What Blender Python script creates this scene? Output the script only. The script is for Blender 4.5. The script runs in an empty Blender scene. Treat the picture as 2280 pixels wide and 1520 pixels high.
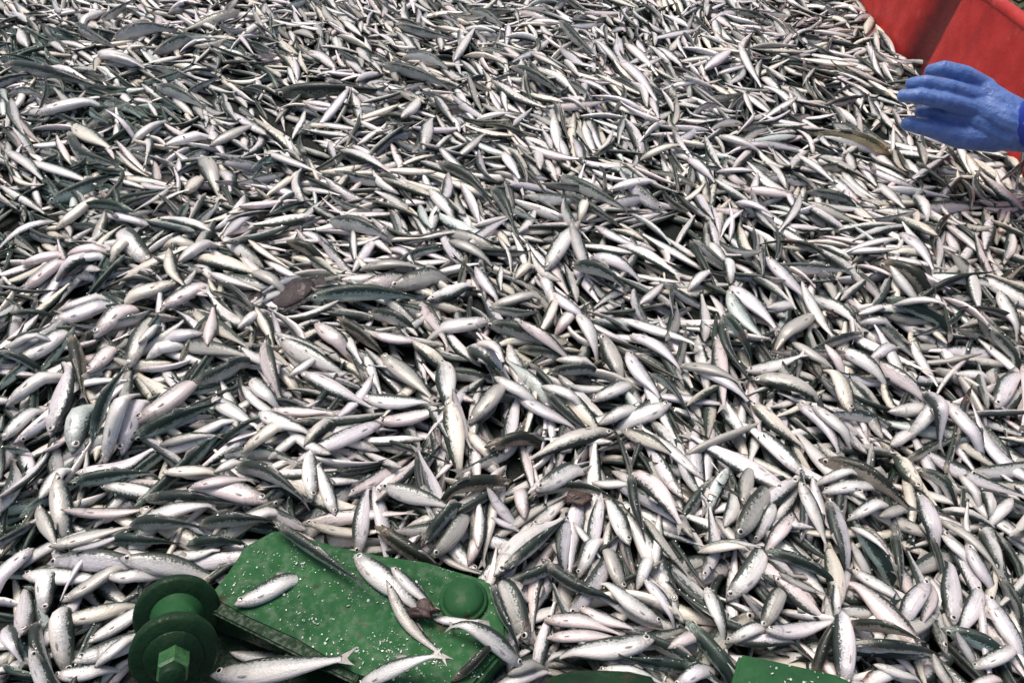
import bpy, bmesh, math, random
import numpy as np
from mathutils import Vector, Matrix
from mathutils.bvhtree import BVHTree

random.seed(7)
RNG = np.random.default_rng(11)
R = math.radians
scene = bpy.context.scene
col = scene.collection

# ------------------------------------------------------------------ camera
CAM_H, PITCH, FPX = 0.78, R(43), 1790.0           # metres above the heap, degrees down, focal length in photo pixels
cam = bpy.data.cameras.new('camera')
cam.sensor_width, cam.sensor_fit = 36.0, 'HORIZONTAL'
cam.lens = FPX / 2280 * 36.0
cam.clip_start, cam.clip_end = 0.02, 200
cam_o = bpy.data.objects.new('camera', cam)
cam_o.location = (0, 0, CAM_H)
cam_o.rotation_euler = (math.pi / 2 - PITCH, 0, 0)
col.objects.link(cam_o)
scene.camera = cam_o

# ------------------------------------------------------------------ light: one lamp-like sun from over the far side, dim sky
SUN_DIR = Vector((-0.22, 0.30, 0.92)).normalized()   # towards the light
world = bpy.data.worlds.new('World')
scene.world = world
world.use_nodes = True
wn = world.node_tree.nodes
sky = wn.new('ShaderNodeTexSky')
sky.sky_type = 'NISHITA'
sky.sun_disc = False
sky.ozone_density, sky.dust_density, sky.air_density = 0.0, 4.0, 0.7
sky.sun_elevation = math.asin(SUN_DIR.z)
sky.sun_rotation = math.atan2(SUN_DIR.x, SUN_DIR.y)
world.node_tree.links.new(sky.outputs[0], wn['Background'].inputs[0])
wn['Background'].inputs[1].default_value = 0.15
sun = bpy.data.lights.new('sun', 'SUN')
sun.energy, sun.angle, sun.color = 3.0, R(30.0), (1.0, 0.91, 0.84)
sun_o = bpy.data.objects.new('sun', sun)
sun_o.rotation_euler = (-SUN_DIR).to_track_quat('-Z', 'Y').to_euler()
sun_o.location = (0, 1, 3)
col.objects.link(sun_o)
vs = scene.view_settings
vs.view_transform, vs.look, vs.exposure, vs.gamma = 'Standard', 'None', 0.04, 1.0
vs.use_curve_mapping = False

# ------------------------------------------------------------------ helpers
CP, SP = math.cos(PITCH), math.sin(PITCH)

def at(px, py, z=0.0):
    """The point of the level z that the photo's pixel (px, py) looks at."""
    u, v = (px - 1140) / FPX, (760 - py) / FPX
    t = (z - CAM_H) / (-SP + v * CP)
    return np.array((u * t, (CP + v * SP) * t, z))

def at_t(px, py, t):
    u, v = (px - 1140) / FPX, (760 - py) / FPX
    return Vector((u * t, (CP + v * SP) * t, CAM_H + (-SP + v * CP) * t))

def to_px(P):
    P = np.asarray(P, float)
    dy, dz = P[..., 1], P[..., 2] - CAM_H
    t = dy * CP - dz * SP
    up = dy * SP + dz * CP
    return np.stack((1140 + FPX * P[..., 0] / t, 760 - FPX * up / t), -1), t

def inside(poly, pts):
    x, y = pts[..., 0], pts[..., 1]
    c = np.zeros(x.shape, bool)
    n = len(poly)
    for i in range(n):
        x0, y0 = poly[i]; x1, y1 = poly[(i + 1) % n]
        if y0 == y1: continue
        k = ((y0 > y) != (y1 > y)) & (x < (x1 - x0) * (y - y0) / (y1 - y0) + x0)
        c ^= k
    return c

def link(name, me, parent=None):
    o = bpy.data.objects.new(name, me)
    col.objects.link(o)
    if parent is not None: o.parent = parent
    return o

def tag(o, label=None, cat=None, group=None, kind=None):
    if label: o['label'] = label
    if cat: o['category'] = cat
    if group: o['group'] = group
    if kind: o['kind'] = kind
    return o

def empty(name, loc):
    o = bpy.data.objects.new(name, None)
    o.location = loc
    o.empty_display_size = 0.02
    col.objects.link(o)
    return o

def bm_obj(name, bm, mats, parent=None, smooth=True, origin=(0, 0, 0)):
    """One mesh object; bm holds world coordinates, the object sits at origin."""
    me = bpy.data.meshes.new(name)
    bmesh.ops.translate(bm, verts=bm.verts, vec=-Vector(origin))
    bmesh.ops.recalc_face_normals(bm, faces=bm.faces)
    bm.to_mesh(me); bm.free()
    for m in (mats if isinstance(mats, (list, tuple)) else [mats]): me.materials.append(m)
    if smooth: me.polygons.foreach_set('use_smooth', [True] * len(me.polygons))
    o = link(name, me)
    o.location = origin
    if parent is not None:
        o.parent = parent
        o.location = Vector(origin) - parent.location
    return o

def material(name):
    m = bpy.data.materials.new(name)
    m.use_nodes = True
    nt = m.node_tree
    return m, nt, nt.nodes['Principled BSDF']

class NT:
    """Short node-building helper."""
    def __init__(s, nt): s.nt = nt
    def n(s, typ, **kw):
        x = s.nt.nodes.new(typ)
        for k, v in kw.items(): setattr(x, k, v)
        return x
    def l(s, a, b): s.nt.links.new(a, b)
    def put(s, sock, v):
        if isinstance(v, bpy.types.NodeSocket): s.l(v, sock)
        else: sock.default_value = v
    def math(s, op, a, b=0.0, c=0.0, clamp=False):
        x = s.n('ShaderNodeMath', operation=op, use_clamp=clamp)
        for i, v in enumerate((a, b, c)): s.put(x.inputs[i], v)
        return x.outputs[0]
    def step(s, v, a, b, lo=0.0, hi=1.0):
        x = s.n('ShaderNodeMapRange', interpolation_type='SMOOTHSTEP')
        for i, q in enumerate((v, a, b, lo, hi)): s.put(x.inputs[i], q)
        return x.outputs[0]
    def mix(s, f, a, b, mode='MIX'):
        x = s.n('ShaderNodeMix', data_type='RGBA', blend_type=mode)
        s.put(x.inputs[0], f)
        for i, v in ((6, a), (7, b)):
            s.put(x.inputs[i], v if isinstance(v, bpy.types.NodeSocket) else (*v, 1.0))
        return x.outputs[2]
    def noise(s, vec, scale, detail=2.0, rough=0.5):
        x = s.n('ShaderNodeTexNoise')
        if vec is not None: s.l(vec, x.inputs['Vector'])
        x.inputs['Scale'].default_value = scale
        x.inputs['Detail'].default_value = detail
        x.inputs['Roughness'].default_value = rough
        return x.outputs[0]
    def bump(s, h, strength, dist):
        x = s.n('ShaderNodeBump')
        x.inputs['Strength'].default_value = strength
        x.inputs['Distance'].default_value = dist
        s.l(h, x.inputs['Height'])
        return x.outputs[0]

# ------------------------------------------------------------------ materials
def fish_material():
    m, nt, p = material('fish_skin')
    g = NT(nt)
    uv = g.n('ShaderNodeUVMap', uv_map='body')
    sep = g.n('ShaderNodeSeparateXYZ'); g.l(uv.outputs[0], sep.inputs[0])
    u, v = sep.outputs[0], sep.outputs[1]
    tone = g.n('ShaderNodeAttribute', attribute_name='tone')
    seed = g.n('ShaderNodeAttribute', attribute_name='seed').outputs['Fac']
    cmb = g.n('ShaderNodeCombineXYZ')
    g.l(u, cmb.inputs[0]); g.l(g.math('MULTIPLY', v, 0.30), cmb.inputs[1]); g.l(g.math('MULTIPLY', seed, 41.0), cmb.inputs[2])
    vec = cmb.outputs[0]
    n_lo = g.noise(vec, 7.0, 3.0)
    n_hi = g.noise(vec, 46.0, 2.0, 0.6)
    vor = g.n('ShaderNodeTexVoronoi'); g.l(vec, vor.inputs['Vector']); vor.inputs['Scale'].default_value = 62.0
    # dark back, ragged line, silver flank, white belly
    thr = g.math('ADD', g.math('MULTIPLY', tone.outputs['Alpha'], 0.4), g.math('MULTIPLY', g.math('SUBTRACT', n_hi, 0.5), 0.42))
    thr = g.math('ADD', thr, g.math('MULTIPLY', g.math('SUBTRACT', n_lo, 0.5), 0.20))
    d = g.math('SUBTRACT', v, thr)
    flank = g.step(d, -0.03, 0.07)
    belly = g.step(v, 0.5, 0.8)
    back_c = g.mix(n_lo, (0.011, 0.021, 0.018), (0.046, 0.062, 0.052))
    silver = g.mix(g.step(d, 0.04, 0.30), (0.40, 0.42, 0.41), (0.72, 0.71, 0.69))
    silver = g.mix(belly, silver, (0.80, 0.77, 0.74))
    silver = g.mix(g.math('MULTIPLY', g.step(n_lo, 0.52, 0.74), 0.28), silver, (0.42, 0.42, 0.41))
    silver = g.mix(g.math('MULTIPLY', g.step(vor.outputs['Distance'], 0.45, 0.85), 0.12), silver, (0.40, 0.41, 0.41))
    c2 = g.n('ShaderNodeCombineXYZ')
    g.l(g.math('MULTIPLY', u, 2.2), c2.inputs[0]); g.l(g.math('MULTIPLY', v, 17.0), c2.inputs[1]); g.l(g.math('MULTIPLY', seed, 53.0), c2.inputs[2])
    streak = g.noise(c2.outputs[0], 1.0, 3.0, 0.6)
    silver = g.mix(g.math('MULTIPLY', g.step(streak, 0.50, 0.72), 0.42), silver, (0.30, 0.315, 0.31))
    base = g.mix(flank, back_c, silver)
    # head: greyer, with the gill-cover line behind it
    head = g.math('SUBTRACT', 1.0, g.step(u, 0.10, 0.23))
    base = g.mix(g.math('MULTIPLY', head, 0.55), base, g.mix(g.step(n_hi, 0.40, 0.62), (0.12, 0.12, 0.11), (0.66, 0.62, 0.57)))
    base = g.mix(g.step(u, 0.012, 0.04, 0.75, 0.0), base, (0.05, 0.05, 0.045))
    gill = g.math('MULTIPLY', g.step(g.math('ABSOLUTE', g.math('SUBTRACT', u, g.math('SUBTRACT', 0.225, g.math('MULTIPLY', g.math('ABSOLUTE', g.math('SUBTRACT', v, 0.55)), 0.10)))), 0.002, 0.022, 1.0, 0.0), g.step(n_lo, 0.35, 0.7, 0.0, 0.38))
    base = g.mix(gill, base, (0.09, 0.06, 0.055))
    # here and there blood under the skin
    blood = g.math('MULTIPLY', g.step(g.noise(vec, 3.1, 3.0), 0.66, 0.76), 0.5)
    base = g.mix(blood, base, (0.25, 0.10, 0.09))
    base = g.mix(1.0, base, tone.outputs['Color'], 'MULTIPLY')
    g.l(base, p.inputs['Base Color'])
    p.inputs['Metallic'].default_value = 0.12
    g.l(g.step(n_hi, 0.3, 0.7, 0.26, 0.52), p.inputs['Roughness'])
    p.inputs['Specular IOR Level'].default_value = 0.42
    g.l(g.math('MULTIPLY', flank, 0.22), p.inputs['Coat Weight'])
    p.inputs['Coat Roughness'].default_value = 0.12
    h = g.math('ADD', g.math('MULTIPLY', n_hi, 0.8), g.math('MULTIPLY', vor.outputs['Distance'], 0.5))
    g.l(g.bump(h, 0.5, 0.0009), p.inputs['Normal'])
    return m

def fin_material():
    m, nt, p = material('fin_membrane')
    g = NT(nt)
    tc = g.n('ShaderNodeTexCoord')
    tone = g.n('ShaderNodeAttribute', attribute_name='tone')
    n = g.noise(tc.outputs['Object'], 420, 2.0)
    c = g.mix(n, (0.18, 0.175, 0.16), (0.46, 0.44, 0.41))
    g.l(c, p.inputs['Base Color'])
    p.inputs['Roughness'].default_value = 0.35
    return m

def plain(name, rgb, rough=0.5, spec=0.5, coat=0.0):
    m, nt, p = material(name)
    p.inputs['Base Color'].default_value = (*rgb, 1)
    p.inputs['Roughness'].default_value = rough
    p.inputs['Specular IOR Level'].default_value = spec
    p.inputs['Coat Weight'].default_value = coat
    return m

def paint(name, lo, hi, wear, rough=0.35, scale=30, wear_at=(0.62, 0.70), bump=0.5, spec=0.35, rust=False):
    """Thick wet deck paint: mottled, with worn spots."""
    m, nt, p = material(name)
    g = NT(nt)
    tc = g.n('ShaderNodeTexCoord').outputs['Object']
    a = g.noise(tc, scale, 4.0, 0.6)
    b = g.noise(tc, scale * 7, 3.0, 0.6)
    c = g.noise(tc, scale * 0.4, 5.0, 0.7)
    base = g.mix(g.step(a, 0.3, 0.7), lo, hi)
    base = g.mix(g.math('MULTIPLY', g.step(c, *wear_at), 0.7), base, wear)
    if rust:
        k1 = g.noise(tc, scale * 1.3, 6.0, 0.7)
        base = g.mix(g.math('MULTIPLY', g.step(k1, 0.60, 0.66), 0.85), base, (0.045, 0.030, 0.018))
        k2 = g.noise(tc, scale * 3.1, 4.0, 0.75)
        base = g.mix(g.math('MULTIPLY', g.step(k2, 0.64, 0.68), 0.6), base, tuple(min(1, q * 2.6 + .03) for q in hi))
    g.l(base, p.inputs['Base Color'])
    g.l(g.step(b, 0.35, 0.65, rough * 0.7, rough * 1.5), p.inputs['Roughness'])
    p.inputs['Specular IOR Level'].default_value = spec
    g.l(g.bump(g.math('ADD', a, g.math('MULTIPLY', b, 0.6)), bump, 0.0025), p.inputs['Normal'])
    return m

M_FISH, M_FIN = fish_material(), fin_material()
M_EYE = plain('eye_ring', (0.62, 0.60, 0.55), 0.2)
M_PUPIL = plain('eye_pupil', (0.006, 0.006, 0.008), 0.08, 0.6, 1.0)
M_GREEN = paint('green_deck_paint', (0.012, 0.062, 0.022), (0.028, 0.108, 0.038), (0.035, 0.115, 0.045), 0.62, 13, (0.50, 0.85), 0.35, 0.16, True)
M_GREEN_DK = paint('dark_shaded_green_paint', (0.004, 0.020, 0.007), (0.008, 0.034, 0.012), (0.012, 0.045, 0.017), 0.5, spec=0.2, rust=True)  # shade of the roller and web faces is put into this darker green
M_NUT = paint('worn_nut_paint', (0.02, 0.08, 0.028), (0.06, 0.15, 0.06), (0.18, 0.2, 0.13), 0.3)
M_RED = paint('red_hold_paint', (0.36, 0.020, 0.017), (0.48, 0.036, 0.030), (0.46, 0.12, 0.10), 0.5, 22, (0.60, 0.75), 0.25)
def striped_panel():
    """The red paint with a soft-edged dark maroon strip down the shallow fold."""
    m = paint('red_panel_paint', (0.36, 0.020, 0.017), (0.48, 0.036, 0.030), (0.46, 0.12, 0.10), 0.5, 22, (0.60, 0.75), 0.25)
    g = NT(m.node_tree)
    p = m.node_tree.nodes['Principled BSDF']
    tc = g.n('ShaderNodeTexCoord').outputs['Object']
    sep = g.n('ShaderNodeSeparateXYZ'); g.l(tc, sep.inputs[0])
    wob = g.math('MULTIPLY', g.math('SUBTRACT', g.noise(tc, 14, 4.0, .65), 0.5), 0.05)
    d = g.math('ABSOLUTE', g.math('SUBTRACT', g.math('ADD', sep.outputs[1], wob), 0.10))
    dark_strip = g.math('MULTIPLY', g.step(d, 0.028, 0.075, 1.0, 0.0), 0.93)
    base = p.inputs['Base Color'].links[0].from_socket
    # water streaks run down the panel
    cmb = g.n('ShaderNodeCombineXYZ'); g.l(g.math('MULTIPLY', sep.outputs[1], 40.0), cmb.inputs[1]); g.l(g.math('MULTIPLY', sep.outputs[2], 4.0), cmb.inputs[2])
    run = g.math('MULTIPLY', g.step(g.noise(cmb.outputs[0], 1.0, 3.0, .6), 0.52, 0.70), 0.35)
    base = g.mix(run, base, (0.26, 0.030, 0.026))
    g.l(g.mix(dark_strip, base, (0.075, 0.010, 0.010)), p.inputs['Base Color'])
    return m
M_PANEL = striped_panel()
M_DECK = paint('wet_deck_steel', (0.005, 0.007, 0.006), (0.011, 0.015, 0.012), (0.015, 0.015, 0.010), 0.6, spec=0.15)
M_DEBRIS = paint('brown_gut', (0.030, 0.018, 0.015), (0.075, 0.045, 0.038), (0.20, 0.15, 0.13), 0.3, 90)
M_FLAT = paint('flatfish_skin', (0.020, 0.015, 0.016), (0.052, 0.038, 0.040), (0.20, 0.16, 0.15), 0.55, 120, (0.60, 0.66))
M_NET = paint('net_twine', (0.035, 0.042, 0.018), (0.11, 0.12, 0.06), (0.16, 0.15, 0.09), 0.7, 60)
M_FLECK = plain('fish_scale', (0.56, 0.62, 0.54), 0.12, 0.8, 0.5)

# ------------------------------------------------------------------ the floor of the hold
bm = bmesh.new()
DECK_Z = -0.028
for x, y in ((-6, -3), (6, -3), (6, 9), (-6, 9)): bm.verts.new((x, y, DECK_Z))
bm.faces.new(bm.verts)
tag(bm_obj('deck', bm, M_DECK), 'dark wet steel deck under the heap of fish', kind='structure')

# ------------------------------------------------------------------ height of what lies below, filled as fish come to rest
GX0, GY0, GR = -1.9, 0.0, 0.004
GNX, GNY = int(3.2 / GR), int(2.85 / GR)
H = np.full((GNY, GNX), DECK_Z, np.float32)
# the heap is not level: low swells and hollows of packed fish
gy, gx = np.mgrid[0:GNY, 0:GNX].astype(np.float32)
gx = GX0 + gx * GR; gy = GY0 + gy * GR
SWELL = (0.014 * np.sin(gx * 5.1 + 1.0) * np.sin(gy * 4.3 + 0.4) + 0.009 * np.sin(gx * 11 + gy * 7)).astype(np.float32)

def hget(x, y):
    i = np.clip(((x - GX0) / GR).astype(int), 0, GNX - 1)
    j = np.clip(((y - GY0) / GR).astype(int), 0, GNY - 1)
    return H[j, i]

def hput(x, y, z):
    i = ((x - GX0) / GR).astype(int); j = ((y - GY0) / GR).astype(int)
    k = (i >= 0) & (j >= 0) & (i < GNX) & (j < GNY)
    np.maximum.at(H, (j[k], i[k]), z[k].astype(np.float32))

def smooth3(A):
    B = A.copy()
    B[1:-1, 1:-1] = (A[1:-1, 1:-1] * 4 + A[:-2, 1:-1] + A[2:, 1:-1] + A[1:-1, :-2] + A[1:-1, 2:]) / 8
    return B

# ------------------------------------------------------------------ fish shape
PU = np.array([0, .02, .06, .12, .19, .225, .30, .40, .50, .60, .70, .79, .86, .90])
P_UP = np.array([.03, .16, .36, .59, .79, .83, .95, 1.0, .96, .83, .63, .43, .31, .29])
P_DN = np.array([.03, .17, .42, .71, .94, .98, 1.10, 1.12, 1.03, .84, .58, .37, .26, .25])
P_W = np.array([.05, .24, .50, .80, 1.04, .93, 1.0, 1.0, .92, .77, .55, .35, .20, .15])
LO_U = np.array([0, .03, .10, .21, .35, .50, .65, .78, .90])
HI_U = np.array([0, .012, .035, .07, .12, .17, .205, .222, .27, .34, .42, .50, .58, .66, .73, .80, .86, .90])

class Fish:
    """Where a fish lies: spine points, half depth a, half width b, roll, colour."""
    __slots__ = ('xy', 'z', 'L', 'a', 'b', 'phi', 'twist', 'tone', 'seed', 'hero', 'kappa')

S_N = 15
S = np.linspace(0, 1, S_N)
POLY = np.stack((np.ones(S_N), S, S * S), 1)
D_S = np.linspace(0.02, 0.92, 34)
D_W = np.linspace(-0.96, 0.96, 9)

def settle(x, y, yaw, L, a, b, phi, kappa=0.0, slope=0.0, dip=None, sink=0.22, fitz=None):
    """Lay a fish, head to tail along yaw, on whatever is below and let it sag to fit."""
    ang = yaw + kappa * (S - 0.5) + (0.0 if fitz is not None or kappa == .02 else RNG.normal(0, .10)) * np.sin(S * 6.283)
    cx = np.cumsum(np.cos(ang)) * (L / (S_N - 1)); cy = np.cumsum(np.sin(ang)) * (L / (S_N - 1))
    X = x + cx - cx[S_N // 2]; Y = y + cy - cy[S_N // 2]
    nx, ny = -np.sin(ang), np.cos(ang)
    wa = np.interp(S, PU, (P_UP + P_DN) / 2) * a; wb = np.interp(S, PU, P_W) * b
    wa = np.where(S > .9, a * .3, wa); wb = np.where(S > .9, b * .15, wb)
    c, s = math.cos(phi), math.sin(phi)
    hh = np.sqrt((wa * c) ** 2 + (wb * s) ** 2)
    ww = np.sqrt((wa * s) ** 2 + (wb * c) ** 2)
    hs = np.stack([hget(X + nx * ww * q, Y + ny * ww * q) for q in (-0.55, 0, 0.55)])
    need = 0.6 * hs.max(0) + 0.4 * hs.mean(0) + hh * (1 - sink)
    co = np.linalg.lstsq(POLY, need, rcond=None)[0]
    lim = 0.62 * L
    co[2] = max(-lim, min(lim, co[2]))
    fit = POLY @ co
    res = need - fit
    fit = fit + np.quantile(res, 0.80) * 0.55
    # no steeper than about 30 degrees
    sl = (fit[-1] - fit[0]) / L
    if abs(sl) > 0.5: fit = fit - (sl - math.copysign(0.5, sl)) * L * (S - 0.5)
    fit = fit + slope * L * (S - 0.5)
    if fitz is not None: fit = np.linspace(fitz[0], fitz[1], S_N)
    if dip is not None: fit = fit - dip[1] * np.maximum(0, S - dip[0]) * L
    f = Fish()
    f.xy = np.stack((X, Y), 1); f.z = fit; f.L = L; f.a = a; f.b = b; f.phi = phi; f.kappa = kappa; f.twist = 0.0
    f.hero = None
    # raise the ground under later fish
    dX, dY, dZ = np.interp(D_S, S, X), np.interp(D_S, S, Y), np.interp(D_S, S, fit)
    dn = np.interp(D_S, S, nx), np.interp(D_S, S, ny)
    dw, dh = np.interp(D_S, S, ww), np.interp(D_S, S, hh)
    PX = dX[:, None] + dn[0][:, None] * dw[:, None] * D_W[None]
    PY = dY[:, None] + dn[1][:, None] * dw[:, None] * D_W[None]
    PZ = dZ[:, None] + dh[:, None] * np.sqrt(1 - D_W ** 2)[None]
    hput(PX.ravel(), PY.ravel(), PZ.ravel())
    return f

def frame(f, us):
    """Spine point, head-to-tail direction, dorsal and side vectors at body positions us (0 snout, 1 tail tip)."""
    P = np.stack((np.interp(us, S, f.xy[:, 0]), np.interp(us, S, f.xy[:, 1]), np.interp(us, S, f.z)), 1)
    e = 0.04
    A = np.clip(us - e, 0, 1); B = np.clip(us + e, 0, 1)
    T = np.stack([np.interp(B, S, q) - np.interp(A, S, q) for q in (f.xy[:, 0], f.xy[:, 1], f.z)], 1)
    T /= np.linalg.norm(T, axis=1, keepdims=True)
    Z = np.array((0, 0, 1.0))
    side = np.cross(Z, T); side /= np.linalg.norm(side, axis=1, keepdims=True)
    up = np.cross(T, side)
    ph = f.phi + f.twist * (us - 0.5)
    c, s = np.cos(ph)[:, None], np.sin(ph)[:, None]
    dors = c * up + s * side
    lat = np.cross(dors, T)
    return P, T, dors, lat

def body_mesh(f, us, seg):
    """Body vertices, faces and (u, v) with v = 0 on the back and 1 on the belly."""
    P, T, dors, lat = frame(f, us)
    th = np.arange(seg) / seg * 2 * math.pi
    ct, st = np.cos(th), np.sin(th)
    up = np.interp(us, PU, P_UP) * f.a; dn = np.interp(us, PU, P_DN) * f.a; w = np.interp(us, PU, P_W) * f.b
    hgt = np.where(ct[None] > 0, up[:, None], dn[:, None]) * ct[None]
    wid = w[:, None] * np.sign(st)[None] * np.abs(st)[None] ** 0.85
    V = P[:, None] + dors[:, None] * hgt[..., None] + lat[:, None] * wid[..., None]
    n = len(us)
    V = V.reshape(-1, 3)
    vv = np.tile(1 - np.abs(1 - th / math.pi), n); vv = np.clip(vv, 0, 1)
    uu = np.repeat(us, seg)
    i = np.arange(n - 1)[:, None] * seg; j = np.arange(seg)[None]; k = (j + 1) % seg
    F = np.stack((i + j, i + k, i + k + seg, i + j + seg), -1).reshape(-1, 4)
    return V, F, np.stack((uu, vv), 1)

def tail_mesh(f, spread=0.42):
    """Forked tail fin: six points, four triangles, in the fish's upright plane."""
    us = np.array((.885, .93, 1.0))
    P, T, D, W = frame(f, us)
    a, L = f.a, f.L
    base = P[0]; t = T[0]; d = D[0]
    q = lambda s_, h: base + t * (s_ * L) + d * (h * a) + W[0] * (0.04 * a * math.sin(h * 3 + f.seed * 9))
    V = np.array((q(0, .30), q(0, -.27), q(.055, 0), q(.115, spread * 1.35), q(.075, spread * .55), q(.12, -spread * 1.3), q(.075, -spread * .5)))
    F = [(0, 2, 4), (0, 4, 3), (1, 6, 2), (1, 5, 6), (0, 1, 2)]
    return V, F

# ------------------------------------------------------------------ areas of the photo that no loose fish may cover
PLATE = [(612, 1176), (540, 1215), (506, 1290), (478, 1322), (452, 1327), (545, 1368), (660, 1420), (790, 1497), (905, 1545),
         (1050, 1535), (1130, 1440), (1128, 1340), (1085, 1288), (950, 1252), (840, 1236), (740, 1222), (660, 1190)]
CLEAR = [[(608, 1185), (545, 1220), (512, 1290), (480, 1330), (310, 1300), (300, 1560), (470, 1560), (500, 1440), (690, 1470), (800, 1500), (900, 1500), (1000, 1460),
          (1060, 1440), (1075, 1300), (950, 1262), (840, 1245), (740, 1232)],
         [(1668, 1480), (1720, 1490), (1835, 1516), (1835, 1570), (1665, 1570)],
         [(1225, 1498), (1300, 1488), (1420, 1510), (1430, 1570), (1200, 1570)]]
PLATE_Z = 0.044

# direction the fish mostly lie in, read off the photo: (px, py, degrees, down to the right positive)
FLOW = [(100, 350, 40), (300, 150, 15), (700, 100, 20), (700, 350, 25), (1100, 100, 35), (1100, 300, 25), (1400, 150, 35), (1500, 350, 30), (1300, 450, 30), (1800, 200, 15),
        (1700, 400, 35), (2000, 450, 35), (2200, 600, 45), (1700, 650, 45), (2000, 800, 45), (1500, 600, 35), (1200, 650, 40), (900, 550, 10), (600, 600, 0), (300, 550, -10),
        (200, 700, -30), (100, 900, -45), (300, 950, -40), (600, 830, 45), (700, 950, 15), (1000, 850, 35), (1300, 850, 35), (1500, 800, 40), (1200, 1000, -60), (1000, 1150, -60),
        (1300, 1200, -60), (1500, 1100, 60), (1700, 1100, 70), (2000, 1200, 60), (2200, 1300, 55), (1900, 1400, 30), (1300, 1400, 10), (200, 1150, -10), (400, 1050, -10),
        (200, 1250, 5), (150, 1400, -60)]
FL = np.array(FLOW, float)

def flow_yaw(px, py, turn=0.0):
    w = 1.0 / (((FL[:, 0] - px) ** 2 + (FL[:, 1] - py) ** 2) + 60 ** 2) ** 1.5
    a = np.radians(FL[:, 2]) * 2
    ang = 0.5 * math.atan2((w * np.sin(a)).sum(), (w * np.cos(a)).sum()) + turn
    p0, p1 = at(px, py), at(px + 20 * math.cos(ang), py + 20 * math.sin(ang))
    return math.atan2(p1[1] - p0[1], p1[0] - p0[0])

WALL_X = 0.917

def tone_of(kind=None):
    """Colour of one fish: rgb multiplier and how far down the dark back reaches (in the 4th value)."""
    r = RNG.random()
    v = RNG.uniform(0.80, 1.08)
    if kind is None:
        kind = 'P' if r < .10 else 'Y' if r < .26 else 'V' if r < .46 else 'G' if r < .56 else 'T' if r < .585 else 'W'
    t = {'W': (1, 1, .985), 'P': (1.03, .93, .93), 'Y': (1.02, .98, .86), 'V': (.96, .935, .985), 'G': (.62, .62, .58), 'T': (.72, .82, .80),
         'B': (.75, .64, .52), 'K': (.75, .95, .88), 'D': (.9, .92, .88), 'O': (.30, .34, .27), 'N': (.95, .78, .46)}[kind]
    back = RNG.uniform(.60, 1.0)
    if kind == 'K': back = 1.0
    if kind in 'BO': back = 0.85
    if kind == 'N': back = 0.35
    return (t[0] * v, t[1] * v, t[2] * v, back)

FISH = []

def wall_x(y): return WALL_X + 0.065 * max(0.0, 1.75 - y)

def in_heap(x, y):
    return 0.12 < y < 2.62 and -(0.62 + 0.56 * y) < x < min(wall_x(y) + (.07 if 1.765 < y < 1.835 else .002), 0.62 + 0.56 * y)

def scatter(n, grow, holes=False):
    """Loose fish of one layer."""
    global H
    made = tries = 0
    low_cells = None
    if holes:
        j_, i_ = np.nonzero(H < DECK_Z + 0.013)
        k_ = [q for q in RNG.permutation(len(j_))[:n * 8] if in_heap(GX0 + i_[q] * GR, GY0 + j_[q] * GR)]
        low_cells = [(GX0 + i_[q] * GR, GY0 + j_[q] * GR) for q in k_]
    while made < n and tries < n * 6:
        tries += 1
        best = None
        if holes:
            if not low_cells: break
            x, y = low_cells.pop()
            if hget(np.array([x]), np.array([y]))[0] > DECK_Z + 0.013: continue
            best = (0, x, y)
        for _ in range(0 if holes else 4):
            y = RNG.uniform(0.12, 2.62); x = RNG.uniform(-(0.62 + 0.56 * y), 0.62 + 0.56 * y)
            if not in_heap(x, y): continue
            q = hget(np.array([x]), np.array([y]))[0] - SWELL[min(GNY - 1, int((y - GY0) / GR)), min(GNX - 1, int((x - GX0) / GR))]
            if best is None or q < best[0]: best = (q, x, y)
        if best is None: continue
        x, y = best[1:]
        pp, _ = to_px(np.array((x, y, 0.0)))
        px, py = float(np.clip(pp[0], -200, 2480)), float(np.clip(pp[1], -60, 1700))
        swirl = 0.5 * math.sin(px * .009 + 1.3 * math.sin(py * .012)) * math.sin(py * .015 + .7)
        yaw = flow_yaw(px, py, swirl + (RNG.normal(0, R(26)) if RNG.random() < .74 else RNG.uniform(0, math.pi)))
        if RNG.random() < 0.5: yaw += math.pi
        L = float(np.clip(RNG.normal(0.117, 0.019), 0.075, 0.165))
        e = 0.5 * L * np.array((math.cos(yaw), math.sin(yaw)))
        over = max(x + e[0], x - e[0]) - (wall_x(y) + 0.004 if not 1.765 < y < 1.835 else wall_x(y) + .08)
        if over > 0: x -= over
        pts = np.array([(x + e[0] * q, y + e[1] * q, 0.03) for q in (-1, -.5, 0, .5, 1)])
        q, _ = to_px(pts)
        if any(inside(c, q).any() for c in CLEAR): continue
        r = RNG.random()
        dark_patch = px < 760 and py > 60 and RNG.random() < .55 * max(0, 1 - px / 760) * (0.6 + math.sin(px * .013 + py * .006) * math.sin(py * .011 + 1.1))
        phi = RNG.uniform(0, R(38)) if dark_patch else RNG.uniform(R(58), R(112)) if r < (.56 if py > 620 else .66) else RNG.uniform(0, R(58)) if r < .90 else RNG.uniform(R(118), R(180))
        if RNG.random() < .5: phi = -phi
        a = L * RNG.uniform(0.060, 0.082); b = a * RNG.uniform(.44, .56)
        kap = RNG.normal(0, .6) * abs(math.cos(phi)) + RNG.normal(0, .10)
        f = settle(x, y, yaw, L, a, b, phi, kap, RNG.normal(0, 0.06), sink=0.32)
        f.tone = tone_of('K' if dark_patch else None); f.seed = RNG.random(); f.twist = RNG.normal(0, .6)
        FISH.append(f)
        made += 1

for layer in range(4):
    scatter(2050, layer)
    H = smooth3(H)
scatter(1100, 4, True)
H = smooth3(H)
scatter(350, 5, True)

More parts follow.
